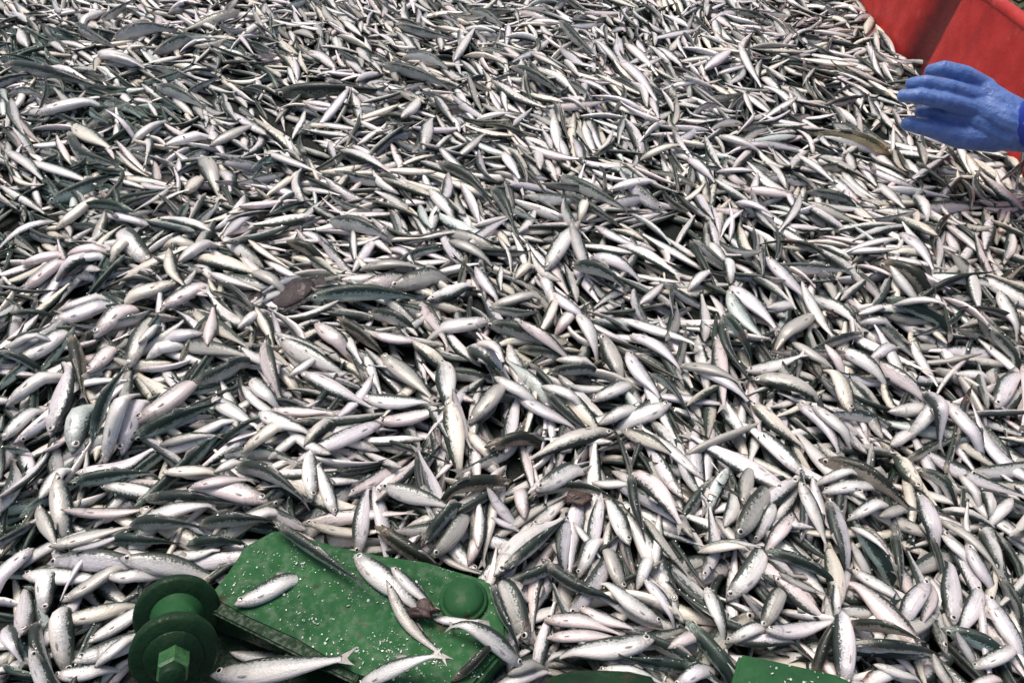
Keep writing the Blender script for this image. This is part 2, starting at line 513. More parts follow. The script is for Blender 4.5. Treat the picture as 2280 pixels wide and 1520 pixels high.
# ------------------------------------------------------------------ green plate, as ground for the fish that lie on it
def raster(poly, zf):
    lo, hi = poly.min(0), poly.max(0)
    i0, i1 = int((lo[0] - GX0) / GR), int((hi[0] - GX0) / GR) + 1
    j0, j1 = int((lo[1] - GY0) / GR), int((hi[1] - GY0) / GR) + 1
    i0, j0 = max(0, i0), max(0, j0)
    xs = GX0 + (np.arange(i0, i1) + .5) * GR; ys = GY0 + (np.arange(j0, j1) + .5) * GR
    XX, YY = np.meshgrid(xs, ys)
    k = inside([tuple(p) for p in poly], np.stack((XX, YY), -1))
    sub = H[j0:j1, i0:i1]
    sub[k] = np.maximum(sub[k], zf)

plate_xy = np.array([at(px, py, PLATE_Z)[:2] for px, py in PLATE])
raster(plate_xy, PLATE_Z)
LOW_Z = -0.010
LOWER = [(480, 1370), (545, 1380), (800, 1490), (960, 1590), (950, 1680), (440, 1680), (470, 1480)]
low_xy = np.array([at(px, py, LOW_Z)[:2] for px, py in LOWER])
raster(low_xy, LOW_Z)

# ------------------------------------------------------------------ the fish one can pick out in the photo: head, tail, breadth in pixels and how each lies
# W P Y V G: flank up (white, pinkish, yellowish, lavender, grey);  D K B: back up (dark, darkest, brown);
# L R: oblique, the dark back on the left / right of the line from head to tail
HEROES = '''
245 83 393 65 25 D;343 123 423 90 25 D;0 140 227 200 28 D;350 193 463 233 25 D;467 320 563 277 28 G;157 57 253 113 22 D;157 270 250 335 35 Y;63 353 237 427 28 W
290 310 367 263 28 W;370 327 457 293 35 W;583 340 723 390 25 W;215 118 330 148 40 V;227 143 327 157 25 W;83 247 215 230 40 W;447 343 487 425 38 R;497 365 533 435 30 V
410 440 443 397 35 Y;127 503 213 447 35 Y;537 465 657 433 28 P;20 330 110 400 26 W;130 300 250 400 26 D;700 480 560 505 30 L;730 480 880 530 28 D;760 330 880 385 24 R
60 100 40 60 25 W;230 20 180 60 30 W;880 60 1010 85 20 D;900 120 1010 150 20 D;1050 20 1130 60 20 D;1090 190 1220 250 24 R;1140 150 1260 210 22 D;1380 120 1480 230 24 V
1390 90 1470 170 22 W;1180 40 1260 50 22 W;1240 50 1330 130 20 D;1010 130 1060 60 24 W;850 150 1010 190 22 D;900 265 935 215 30 W;940 330 960 250 28 W;1060 260 1145 250 20 W
1180 330 1300 350 24 P;1120 330 1160 400 26 W;980 340 1060 390 22 W;985 360 1110 440 26 D;1100 420 1150 500 30 D;960 420 1010 470 30 W;1240 390 1400 470 24 D;1260 430 1390 500 22 D
1430 330 1520 320 22 Y;1320 380 1400 400 20 W;1360 420 1460 400 30 V;1290 480 1300 445 30 Y;1290 500 1220 560 30 G;1570 160 1630 120 28 V;1640 110 1700 190 22 W;1520 180 1600 175 20 W
1530 350 1600 400 22 L;1600 300 1690 330 26 W;1660 410 1790 440 24 L;1640 440 1720 480 22 V;1780 350 1870 400 22 W;1800 420 1900 450 24 D;1960 400 2020 470 24 W;2040 430 2070 480 26 W
325 580 275 520 55 W;355 535 410 535 32 Y;145 555 230 555 30 P;235 565 270 535 35 Y;150 583 227 572 32 W;393 632 280 655 45 Y;357 680 455 630 40 P;130 693 230 660 38 W
120 727 240 685 42 V;220 750 278 690 55 P;430 577 580 605 38 R;463 610 583 637 25 W;400 585 460 533 40 W;367 560 400 640 28 Y;453 743 370 748 45 V;320 790 380 770 50 W
465 765 478 680 28 P;530 727 580 680 35 W;577 693 607 750 25 Y;617 747 743 775 25 L;623 760 757 820 40 L;700 720 765 765 40 P;587 767 620 890 35 L;647 837 700 793 25 W
550 830 607 893 35 W;670 843 835 908 35 R;467 877 577 953 35 W .35;567 913 680 963 35 W;600 907 750 913 25 P;540 1000 627 957 38 Y;677 987 737 930 35 R;593 1007 663 977 30 W
390 967 517 937 35 W;353 977 493 960 25 G;290 965 500 900 35 K;425 862 550 815 38 D;313 947 430 853 55 P;253 994 310 890 50 V;220 997 283 903 45 W;150 1000 195 910 60 T
165 750 190 885 32 B;110 953 165 825 45 V;12 895 115 840 50 W;0 973 77 900 35 W;45 810 145 740 45 W;0 762 92 752 28 W;200 830 245 765 40 P;280 807 333 703 38 G
317 775 350 730 22 W;200 970 300 865 26 K;45 580 130 562 35 P;47 637 143 590 40 P;133 637 205 605 35 R;0 785 50 790 30 D;20 700 90 690 26 D;640 540 700 560 34 B;560 600 630 640 34 G
985 795 998 905 45 R;1000 908 1020 1030 45 R;853 787 973 890 40 G;760 720 853 787 32 B;807 885 950 893 35 W;840 940 970 918 38 P;827 747 930 755 28 P;1030 765 1095 820 40 R
1067 740 1127 820 32 P;1155 770 1310 812 28 D;1090 710 1260 783 32 D;1155 715 1290 785 25 L;1093 670 1190 655 32 G;1093 687 1210 700 20 D;1290 693 1333 775 32 W;1240 740 1275 700 38 P
1230 650 1293 693 28 V;1277 595 1393 660 28 D;1215 595 1270 525 40 W;1275 530 1307 585 30 W;1380 530 1520 613 28 R;1320 560 1435 610 28 L;1207 607 1225 637 30 W;1150 615 1175 585 32 Y
1060 600 1107 660 28 V;1003 533 1097 577 28 G;970 582 1067 582 22 W;775 650 907 613 45 L;867 640 980 607 45 L;800 590 960 595 30 G;760 615 840 605 28 W;690 665 950 657 30 K
820 687 917 725 28 D;953 675 1043 627 35 R;1090 715 973 725 40 W;1153 887 1280 950 35 V;1213 870 1307 957 32 D;1243 860 1333 955 38 L;1210 847 1293 890 30 W;1267 860 1367 845 25 W
1323 885 1400 850 35 W;1393 777 1463 880 38 V;1410 727 1520 810 35 V;1493 900 1393 930 42 W;1333 935 1410 910 38 W;1363 955 1163 1010 38 L;1050 933 1120 857 42 G;1100 840 1183 880 35 W
1240 803 1313 803 30 W;1220 827 1323 830 28 D;917 773 977 803 35 R;1040 960 1097 1012 32 Y;1080 990 1180 965 40 B;1390 945 1495 1010 30 L;1340 750 1380 830 38 R;1427 673 1480 623 25 W
1627 627 1733 740 38 V;1707 687 1770 667 28 W;1810 693 1740 747 40 G;1760 755 1850 817 30 G .5;1907 910 1857 820 38 Y;1837 767 1880 803 30 P;1873 770 1980 843 32 L;1683 827 1820 880 40 R
1663 820 1787 793 30 W;1553 807 1680 890 32 V;1520 790 1653 847 30 G;1667 900 1783 993 35 R;1787 890 1880 1000 35 V;1813 900 1893 963 35 W;2030 767 2093 850 28 W;2130 827 2203 827 28 W
2013 513 2093 603 28 V;1960 577 2053 620 42 B;1977 607 2050 653 28 W;1977 660 2100 720 35 K;1987 687 2087 727 22 W;1913 693 1967 680 20 W;1917 707 1977 710 25 W;1940 790 1990 763 28 V
1703 587 1807 663 30 V;1787 640 1867 753 25 W;1577 537 1612 585 25 W;1632 615 1620 570 26 W;1620 647 1700 767 38 T;1613 700 1680 773 25 K;1980 907 2083 903 40 W;2030 960 2083 910 35 W
1983 1000 2017 963 35 W;2103 897 2183 980 40 V;2070 853 2100 920 35 V;2213 893 2263 827 38 V;2220 650 2270 720 30 W;2150 620 2180 690 28 W;2200 740 2270 800 28 D;1530 640 1580 600 26 W
163 1060 350 1018 40 R;160 1077 345 1045 30 K;90 1110 130 1035 40 W;140 1070 140 1175 45 G;83 1125 120 1210 30 G;313 1095 560 1118 34 D;600 1105 430 1082 50 P;523 1012 695 1122 32 D
695 1105 690 1010 38 W;745 1135 712 1045 30 W;423 1080 550 1055 28 P;390 1067 480 1050 35 Y;365 1048 470 1035 30 Y;475 1045 515 1022 30 W;585 1040 650 1025 25 W;153 1147 335 1120 30 P
290 1160 470 1130 40 W;520 1157 605 1128 35 W;283 1164 450 1190 34 D;440 1168 612 1176 34 D;235 1195 395 1215 28 K;415 1205 540 1210 30 K;375 1228 480 1230 26 W;253 1228 360 1232 22 W
50 1281 255 1290 40 W;107 1241 400 1262 45 L;280 1247 500 1268 45 L;70 1215 -10 1300 45 V;115 1215 280 1165 35 G;165 1228 285 1165 20 V;147 1345 270 1270 40 G;245 1302 320 1285 35 W
62 1430 45 1300 42 V;112 1370 120 1290 45 W;140 1391 290 1340 38 Y;200 1430 320 1335 40 W;145 1485 145 1370 50 W;175 1482 330 1400 50 W;120 1515 230 1485 35 W;63 1378 110 1510 35 D
77 1450 95 1520 40 W;0 1375 48 1460 35 V;230 1500 290 1430 34 W;850 1078 1000 1125 38 L;1130 1052 995 1105 40 B;835 1187 965 1250 46 B;935 1200 1080 1290 22 G;975 1240 1035 1158 42 L
940 1205 1013 1140 35 D;1040 1250 1060 1200 35 P;1070 1215 1070 1125 28 W;1085 1103 1147 1150 30 V;1095 1158 1147 1168 18 V;1172 1150 1160 1080 38 P;1195 1095 1285 1035 45 W;1255 1150 1250 1262 38 R
1280 1160 1345 1240 20 W;1285 1265 1320 1205 40 W;1390 1310 1355 1220 40 G;1403 1215 1357 1100 38 W;1410 1030 1520 1170 42 R;1397 1060 1430 1195 30 D;1320 1068 1393 1077 25 W;1415 1300 1445 1240 32 W
1440 1285 1503 1367 28 V;1470 1385 1345 1300 38 W;1092 1275 1250 1125 50 R;1125 1280 1255 1160 35 D;1125 1300 1240 1260 35 D;1200 1258 1350 1335 38 D .5;1090 1300 1145 1420 30 D;1180 1425 1125 1300 50 R
1575 1295 1610 1400 35 W;1640 1325 1700 1225 48 W;1645 1190 1710 1085 48 L;1690 1190 1718 1135 28 W;1625 1175 1640 1090 32 W;1650 1120 1670 1035 32 G;1710 1218 1855 1285 35 K;1563 1200 1705 1213 25 W
1560 1215 1655 1228 25 Y;1765 1140 1715 1210 35 P .9;1783 1075 1855 1205 32 W;1812 1068 1862 1190 30 V;1845 1110 1890 1245 45 R;1900 1175 1983 1260 40 K;1905 1158 1985 1240 22 W;1993 1180 2010 1305 30 D
1835 1085 1953 1075 35 W;1820 1060 1897 1055 25 W;1893 1145 1955 1125 35 W;1955 1150 2020 1118 32 G;2045 1090 2085 1190 42 V;2050 1045 2090 1085 25 W;1833 1014 2045 1125 36 B;2053 1035 2115 1085 30 D
2035 1090 2005 1010 38 Y;2143 1045 2187 1110 30 W;2220 1150 2195 1095 28 W;2255 1105 2215 1150 30 W;2100 1125 2220 1165 25 R;2097 1135 2235 1280 28 G;2230 1285 2280 1370 28 D;2187 1168 2230 1260 30 W
2100 1185 2160 1240 28 W;2145 1215 2215 1300 32 V;2120 1385 2115 1250 42 V;2085 1290 2060 1380 30 P;2055 1290 2015 1370 42 V;2185 1305 2147 1400 35 V;2195 1325 2280 1450 42 V;2050 1445 1910 1290 50 P
1905 1257 2000 1330 32 W;1897 1208 1945 1255 28 W;1725 1280 1835 1375 36 R;1735 1278 1850 1320 22 G;1695 1395 1735 1320 40 G;1865 1365 1860 1300 20 W;1630 1430 1775 1440 30 R;1622 1415 1690 1395 32 W
1705 1405 1855 1385 38 V;1885 1380 1935 1415 35 W;1890 1432 2015 1440 30 W;1890 1455 2110 1462 28 D;1887 1375 2025 1440 26 B;2005 1475 1935 1515 38 W;2103 1390 2240 1460 35 K;2120 1420 2170 1465 25 W
1808 1505 1850 1395 35 B;1885 1518 1870 1375 48 V;2070 1460 2120 1525 28 G;2180 1480 2260 1440 36 W;2160 1520 2230 1500 30 P;1950 1480 2060 1500 26 W
1220 1408 1390 1418 32 P;1215 1362 1390 1400 38 P;1290 1345 1410 1400 30 P;1455 1438 1268 1450 52 W;1335 1472 1490 1508 25 W;1560 1475 1370 1465 32 K;1530 1385 1640 1512 52 K;1490 1440 1540 1410 40 P
1165 1450 1027 1398 40 W;1015 1520 1085 1448 32 B .7;1062 1480 1080 1525 25 W;1085 1515 1223 1447 40 W;1130 1480 1193 1450 30 G;790 1512 985 1485 35 W;1500 1520 1560 1490 40 V
612 1162 808 1298 28 D;790 1215 817 1090 35 V;790 1232 928 1347 50 W .02;873 1268 975 1355 28 W .02;852 1310 983 1477 28 G .25;965 1376 1085 1380 25 V
525 1346 648 1282 48 W .02;475 1507 800 1520 55 W;517 1450 677 1468 30 W
610 200 860 205 36 O;1985 328 1800 287 34 N
'''

SPECIAL = {   # labels of the ones that stand out (by head x, head y)
    (612, 1162): 'long dark fish lying across the top tip of the green plate',
    (790, 1232): 'broad white fish sliding down across the middle of the green plate',
    (873, 1268): 'small slim white fish lying alone on the green plate above the brown lump',
    (852, 1310): 'long thin grey fish lying down the green plate to its lower edge',
    (965, 1376): 'small pale fish just below the domed bolt head on the green plate',
    (525, 1346): 'white fish with grey tail lying on the green plate beside the roller',
    (475, 1507): 'large white fish with ringed eye, head touching the roller at the front edge',
    (517, 1450): 'small white fish lying in the shade under the green plate edge',
    (610, 200): 'large dark olive fish, longest and thickest dark body in the far heap',
    (1985, 328): 'plump golden brown fish lying just below the blue glove',
    (790, 1215): 'pale fish hanging head down onto the top edge of the green plate',
    (1530, 1385): 'thick blackish green fish beside the small green plate at the front edge',
    (1765, 1140): 'pinkish fish curled into a crescent among straight ones',
    (1455, 1438): 'broad white fish with open gill slit, above the dark green pipe',
    (453, 743): 'smooth bluish lavender fish lying level below the white ones, near the flatfish',
    (985, 795): 'dark-headed fish standing upright over another in the middle of the heap',
    (1000, 908): 'dark-backed fish standing upright, head at the tail of the one above',
    (1907, 910): 'yellowish white fish with clear eye, hanging head down',
    (690, 665): 'very long dark green fish lying level just right of the flatfish',
    (2050, 1445): 'long pinkish fish lying slantwise over others near the front corner',
    (1885, 1518): 'broad lavender white fish hanging head down beside the small green plate',
    (1808, 1505): 'brown fish forming a narrow V with a lavender white one',
    (1092, 1275): 'large white fish with ringed eye, head down just above the domed bolt',
    (1015, 1520): 'brown fish bent like a bow at the lower edge of the green plate',
    (1165, 1450): 'white fish pointing its tail up at the lower right of the green plate',
}
n_loose = len(FISH)
for item in HEROES.replace('\n', ';').split(';'):
    w = item.split()
    if not w: continue
    hx, hy, tx, ty, wd = map(float, w[:5]); k = w[5]
    bend = float(w[6]) if len(w) > 6 else 0.0
    z0 = 0.02
    for _ in range(3):
        p0, p1 = at(hx, hy, z0), at(tx, ty, z0)
        q = p0[None] + (p1 - p0)[None] * np.linspace(0.05, .95, 9)[:, None]
        z0 = float(np.quantile(hget(q[:, 0], q[:, 1]), .65)) + 0.006
    fitz = {(612, 1162): (0.060, 0.058), (475, 1507): (0.006, 0.058)}.get((hx, hy))
    if fitz: z0 = fitz[0]
    p0, p1 = at(hx, hy, z0), at(tx, ty, z0)
    mid = (p0 + p1) / 2
    _, t = to_px(mid)
    dvec = p1 - p0
    L = float(np.linalg.norm(dvec)); yaw = math.atan2(dvec[1], dvec[0])
    wm = wd * float(t) / FPX
    # breadth across a fish that lies away from the camera is seen whole, along it foreshortened
    back_up = k in 'DKBO'
    want = (5.8 if back_up else 4.9) * wm
    dip = None
    if L < want:
        ext = min(want, 0.17) - L
        if ext > 0:
            vis = L / (L + ext)
            mid = mid + dvec / max(L, 1e-6) * ext * 0.35
            L = L + ext * 0.7; dip = (vis, 0.9)
    L *= 1.06
    if back_up:
        b = wm * .43; a = b * 1.5; phi = R(RNG.uniform(-22, 22))
    elif k in 'LR':
        a = wm / 2 * 1.05; b = a * .58
        sg = 1 if k == 'L' else -1
        away = sg * math.cos(yaw) > 0
        phi = sg * R(62 if away else 98)
    else:
        a = wm / 2 * 1.06; b = a * .56
        sg = 1 if math.cos(yaw) > 0 else -1
        phi = sg * R(RNG.uniform(82, 112))
    a = min(a, L * 0.108); b = min(b, L * 0.066)
    if k == 'N': a, b, phi = wm / 2, wm / 2 * .8, R(25)
    f = settle(mid[0], mid[1], yaw, L, a, b, phi, bend if abs(math.sin(yaw)) > .3 or bend else RNG.normal(0, .12), 0.0, dip, sink=0.85 if k in 'ON' else 0.32, fitz=fitz)
    f.tone = tone_of({'L': None, 'R': None, 'W': 'W'}.get(k, k)); f.seed = RNG.random(); f.twist = RNG.normal(0, .15)
    f.hero = (int(hx), int(hy), k)
    FISH.append(f)

# ------------------------------------------------------------------ which 300 show largest from the photo's place
segs_lo = 8
VV, FF, UU, TT, fid = [], [], [], [], []
base = 0
low = []
for i, f in enumerate(FISH):
    V, F, uv = body_mesh(f, LO_U, segs_lo)
    tv, tf = tail_mesh(f)
    low.append((V, F, uv, tv, tf))

def gather(idx):
    Vs, quads, tris, uvs, tones, seeds, owner_q, owner_t = [], [], [], [], [], [], [], []
    o = 0
    for i in idx:
        V, F, uv, tv, tf = low[i]; f = FISH[i]
        Vs.append(V); quads.append(F + o)
        nb = len(V); Vs.append(tv)
        tris.append(np.array(tf) + o + nb)
        uvs.append(uv); uvs.append(np.tile((0.93, 0.20), (len(tv), 1)))
        n = nb + len(tv)
        tones.append(np.tile(f.tone, (n, 1))); seeds.append(np.full(n, f.seed))
        owner_q.append(np.full(len(F), i)); owner_t.append(np.full(len(tf), i))
        o += n
    return (np.concatenate(Vs), np.concatenate(quads), np.concatenate(tris), np.concatenate(uvs), np.concatenate(tones), np.concatenate(seeds),
            np.concatenate(owner_q), np.concatenate(owner_t))

V, Q, T3, UVs, TN, SD, oq, ot = gather(range(len(FISH)))
tri = np.concatenate((Q[:, [0, 1, 2]], Q[:, [0, 2, 3]], T3)).tolist()
own = np.concatenate((oq, oq, ot))
bvh = BVHTree.FromPolygons(V.tolist(), tri, all_triangles=True)
count = np.zeros(len(FISH), int)
co = Vector((0, 0, CAM_H))
for py in range(4, 1520, 8):
    v = (760 - py) / FPX
    for px in range(4, 2280, 8):
        d = Vector(((px - 1140) / FPX, CP + v * SP, -SP + v * CP))
        h = bvh.ray_cast(co, d)
        if h[2] is not None: count[own[h[2]]] += 1
del bvh
order = np.argsort(-count, kind='stable')
single = [int(i) for i in order[:298] if count[i] > 0]
rest = [i for i in range(len(FISH)) if i not in set(single)]

def fill_mesh(name, V, quads, tris, uv, tone, seed, mats):
    me = bpy.data.meshes.new(name)
    nq, nt_ = len(quads), len(tris)
    loops = np.concatenate((quads.ravel(), tris.ravel())) if nt_ else quads.ravel()
    me.vertices.add(len(V)); me.vertices.foreach_set('co', V.astype(np.float32).ravel())
    me.loops.add(len(loops)); me.loops.foreach_set('vertex_index', loops.astype(np.int32))
    me.polygons.add(nq + nt_)
    me.polygons.foreach_set('loop_start', np.concatenate((np.arange(nq) * 4, nq * 4 + np.arange(nt_) * 3)).astype(np.int32))
    me.update(calc_edges=True)
    me.polygons.foreach_set('use_smooth', np.ones(nq + nt_, bool))
    lay = me.uv_layers.new(name='body')
    lay.data.foreach_set('uv', uv[loops].astype(np.float32).ravel())
    at_ = me.attributes.new('tone', 'FLOAT_COLOR', 'POINT'); at_.data.foreach_set('color', tone.astype(np.float32).ravel())
    at_ = me.attributes.new('seed', 'FLOAT', 'POINT'); at_.data.foreach_set('value', seed.astype(np.float32))
    for m in mats: me.materials.append(m)
    me.validate()
    return me

# fish too many to name: one mass
V, Q, T3, UVs, TN, SD, oq, ot = gather(rest)
me = fill_mesh('fish_heap', V, Q, T3, UVs, TN, SD, [M_FISH])
tag(link('fish_heap', me), 'heap of thousands of small silver and dark fish filling the deck', 'fish heap', kind='stuff')

# ------------------------------------------------------------------ the 300 fish with parts
def eye_mesh():
    me = bpy.data.meshes.new('eye')
    bm = bmesh.new()
    n = 12
    rings = []
    for r, z in ((1.0, 0.0), (0.92, 0.22), (0.60, 0.36), (0.56, 0.36), (0.30, 0.48)):
        rings.append([bm.verts.new((r * math.cos(q / n * 2 * math.pi), r * math.sin(q / n * 2 * math.pi), z)) for q in range(n)])
    for k in range(4):
        for q in range(n):
            fc = bm.faces.new((rings[k][q], rings[k][(q + 1) % n], rings[k + 1][(q + 1) % n], rings[k + 1][q]))
            fc.material_index = 0 if k < 2 else 1; fc.smooth = True
    fc = bm.faces.new(rings[-1]); fc.material_index = 1
    bm.to_mesh(me); bm.free()
    me.materials.append(M_EYE); me.materials.append(M_PUPIL)
    return me
EYE = eye_mesh()

def dirword(dx, dy):
    a = math.degrees(math.atan2(-dy, dx)) % 360
    return ('right', 'upper right', 'top', 'upper left', 'left', 'lower left', 'bottom', 'lower right')[int((a + 22.5) // 45) % 8]

LAND = [('the green plate', 800, 1350), ('the green roller', 385, 1400), ('the domed bolt', 1030, 1335), ('the flatfish', 628, 657), ('the dark olive fish', 740, 203),
        ('the blue glove', 2080, 230), ('the golden brown fish', 1890, 310), ('the red bulkhead', 2000, 110), ('the small green plate', 1740, 1495),
        ('the curled pinkish fish', 1740, 1175), ('the upright dark-headed fish', 990, 850), ('the yellowish hanging fish', 1882, 865),
        ('the blackish green fish', 1585, 1450), ('the level dark green fish', 820, 661), ('the slanting pinkish fish', 1980, 1368)]
NUM = ['just', 'half a length', 'a length', 'over a length', 'two lengths', 'over two lengths', 'three lengths', 'over three lengths', 'four lengths', 'over four lengths', 'five lengths', 'over five lengths', 'over six lengths']
LOOK = {'W': 'white', 'P': 'pinkish', 'Y': 'yellowish', 'V': 'lavender', 'G': 'grey', 'T': 'teal grey', 'B': 'brown', 'K': 'blackish green', 'D': 'dark', 'L': 'two-tone', 'R': 'two-tone',
        'O': 'dark olive', 'N': 'golden brown'}
SIDE = {'right': 'right of', 'left': 'left of', 'top': 'above', 'bottom': 'below', 'upper right': 'up and right of', 'upper left': 'up and left of',
        'lower right': 'down and right of', 'lower left': 'down and left of'}
used = set(SPECIAL.values())

def label_of(f):
    P, _ = to_px(np.column_stack((f.xy, f.z)))
    (hx, hy), (tx, ty) = P[0], P[-1]
    mx, my = P[S_N // 2]
    if f.hero and (f.hero[0], f.hero[1]) in SPECIAL: return SPECIAL[(f.hero[0], f.hero[1])]
    if f.hero: look = LOOK[f.hero[2]]
    else:
        c = abs(math.degrees(f.phi))
        look = 'dark' if c < 40 else 'two-tone' if c < 70 else 'silver'
    plen = math.hypot(hx - tx, hy - ty)
    slim = 2 * (f.b if abs(math.cos(f.phi)) > .8 else f.a) / f.L
    build = 'slim ' if slim < .15 else 'plump ' if slim > .225 else ''
    if abs(f.kappa) > .5: build = 'bent '
    hd = dirword(hx - tx, hy - ty).replace('top', 'up').replace('bottom', 'down')
    for q, (nm, lx, ly) in enumerate(sorted(LAND, key=lambda z: math.hypot(z[1] - mx, z[2] - my))):
        d = math.hypot(lx - mx, ly - my)
        sd = SIDE[dirword(mx - lx, my - ly)]
        for form in (0, 1, 2, 3):
            n = NUM[min(len(NUM) - 1, int(d / plen * 2))]
            s = f'{build}{look} fish, facing {hd}, {n} {sd} {nm}'
            if form == 1: s = s.replace(' fish,', ' straight fish,' if abs(f.kappa) < .15 else ' slightly curved fish,')
            if form == 2: s = s.replace(' fish,', ' small fish,' if f.L < .12 else ' long fish,')
            if form == 3: s = s.replace(build, '', 1) if build else s
            if s not in used and len(s.split()) <= 16:
                used.add(s)
                return s
    return s if len(s.split()) <= 16 else s.replace(' straight', '').replace(' slightly curved', '').replace('long ', '').replace('small ', '')

GROUP = 'fish heaped on the deck'
for i in single:
    f = FISH[i]
    ctr = Vector((f.xy[S_N // 2, 0], f.xy[S_N // 2, 1], float(f.z[S_N // 2])))
    c = np.array(ctr)
    V, F, uv = body_mesh(f, HI_U, 14)
    n = len(V)
    me = fill_mesh('fish', V - c, F, np.zeros((0, 3), int), uv, np.tile(f.tone, (n, 1)), np.full(n, f.seed), [M_FISH])
    o = link('fish', me); o.location = ctr
    tag(o, label_of(f), 'fish', GROUP)
    # tail fin, with a little thickness
    tv, tf = tail_mesh(f, 0.55)
    _, _, D, W = frame(f, np.array((.93,)))
    th = W[0] * 0.0004
    n = len(tv)
    vv = np.concatenate((tv + th, tv - th)) - c
    tris = np.array(list(tf) + [tuple(q + n for q in t[::-1]) for t in tf])
    m2 = fill_mesh('tail_fin', vv, np.zeros((0, 4), int), tris, np.zeros((2 * n, 2)), np.tile(f.tone, (2 * n, 1)), np.full(2 * n, f.seed), [M_FIN])
    link('tail_fin', m2, o)
    # dorsal fin, half folded
    us = np.array((.46, .50, .54, .60))
    P, T, D, W = frame(f, us)
    up = np.interp(us, PU, P_UP)[:, None] * f.a * .96
    lo = P + D * up; hi = P + T * (f.L * .02) + D * (up + np.array((.02, .52, .40, .08))[:, None] * f.a) + W * (f.b * .10)
    vv = np.concatenate((lo + W * .0004, hi, lo - W * .0004)) - c
    q = np.array([(k, k + 1, k + 5, k + 4) for k in range(3)] + [(k + 1 + 8, k + 8, k + 4, k + 5) for k in range(3)])
    m3 = fill_mesh('dorsal_fin', vv, q, np.zeros((0, 3), int), np.zeros((12, 2)), np.tile(f.tone, (12, 1)), np.full(12, f.seed), [M_FIN])
    link('dorsal_fin', m3, o)
    # pectoral fin lying back along the side that faces up
    us = np.array((.238, .275, .318))
    P, T, D, W = frame(f, us)
    sg = 1 if W[0][2] > 0 else -1
    wq = np.interp(us, PU, P_W)[:, None] * f.b * sg; dq = np.interp(us, PU, P_DN)[:, None] * f.a
    r0 = P + W * wq * .80 - D * dq * .56 + W * (.0006 * sg)
    vv = np.array((r0[0] + D[0] * f.a * .04, r0[0] - D[0] * f.a * .06, r0[1] + D[1] * f.a * .05 + W[1] * f.b * .10 * sg, r0[1] - D[1] * f.a * .11 + W[1] * f.b * .08 * sg,
                   r0[2] - D[2] * f.a * .02 + W[2] * f.b * .22 * sg))
    vv = np.concatenate((vv, vv - W[0] * .0003 * sg)) - c
    tris = np.array([(0, 1, 3), (0, 3, 2), (2, 3, 4)] + [(5 + b_, 5 + a_, 5 + d_) for a_, b_, d_ in ((0, 1, 3), (0, 3, 2), (2, 3, 4))])
    m4 = fill_mesh('pectoral_fin', vv, np.zeros((0, 4), int), tris, np.zeros((10, 2)), np.tile(f.tone, (10, 1)), np.full(10, f.seed), [M_FIN])
    link('pectoral_fin', m4, o)
    # the eye that faces up (both when the back is up)
    ue = np.array((.085,))
    P, T, D, W = frame(f, ue)
    w = float(np.interp(.085, PU, P_W)) * f.b; hgt = float(np.interp(.085, PU, P_UP)) * f.a * .22
    for sg in (1, -1):
        nrm = W[0] * sg
        if nrm[2] < -0.25: continue
        e = link('eye', EYE, o)
        pos = P[0] + D[0] * hgt + nrm * (w * 0.90) - c
        z = Vector(nrm); x = Vector(T[0]); x = (x - z * x.dot(z)).normalized(); y = z.cross(x)
        r = max(0.0024, f.a * 0.31)
        e.matrix_local = Matrix.Translation(Vector(pos)) @ Matrix((x, y, z)).transposed().to_4x4() @ Matrix.Scale(r, 4)

# ------------------------------------------------------------------ green steel bracket: plate, roller, bolts
def prism(bm, pts, z0, z1, bevel=0.0):
    """Extruded outline (x, y list) between two levels."""
    b = [bm.verts.new((x, y, z0)) for x, y in pts]; t = [bm.verts.new((x, y, z1)) for x, y in pts]
    n = len(pts)
    bm.faces.new(t); bm.faces.new(b[::-1])
    for i in range(n): bm.faces.new((b[i], b[(i + 1) % n], t[(i + 1) % n], t[i]))

def lathe(prof, n, M):
    """Turned shape: prof is (radius, along) pairs, M places its axis z."""
    bm = bmesh.new()
    rings = []
    for r, z in prof:
        if r < 1e-6: rings.append([bm.verts.new(M @ Vector((0, 0, z)))])
        else: rings.append([bm.verts.new(M @ Vector((r * math.cos(q / n * 2 * math.pi), r * math.sin(q / n * 2 * math.pi), z))) for q in range(n)])
    for a, b in zip(rings, rings[1:]):
        for q in range(n):
            if len(a) == 1: bm.faces.new((a[0], b[q], b[(q + 1) % n]))
            elif len(b) == 1: bm.faces.new((a[q], a[(q + 1) % n], b[0]))
            else: bm.faces.new((a[q], a[(q + 1) % n], b[(q + 1) % n], b[q]))
    return bm

def axis_matrix(p, d):
    return Matrix.Translation(p) @ Vector(d).to_track_quat('Z', 'Y').to_matrix().to_4x4()

ctr = Vector(at(800, 1350, PLATE_Z))
br = empty('steel_bracket', (ctr.x, ctr.y, 0.0))
tag(br, 'green painted steel bracket with flat plate and flanged roller, half buried in fish', 'bracket')
bm = bmesh.new()
prism(bm, [tuple(p) for p in plate_xy], PLATE_Z - 0.030, PLATE_Z)
bmesh.ops.bevel(bm, geom=[e for e in bm.edges], offset=0.0035, segments=2, affect='EDGES')
bm_obj('plate', bm, M_GREEN, br, smooth=False, origin=(ctr.x, ctr.y, PLATE_Z))
# domed bolt head with its washer on the plate
p = Vector(at(1032, 1338, PLATE_Z))
bm = lathe([(0.0, .0010), (.0235, .0010), (.0245, .003), (.0225, .0045), (.0205, .0045), (.0203, .0065), (.0185, .0098), (.013, .0128), (.006, .0141), (0, .0144)], 24, Matrix.Translation(p))
bm_obj('domed_bolt', bm, M_GREEN, br, origin=p)
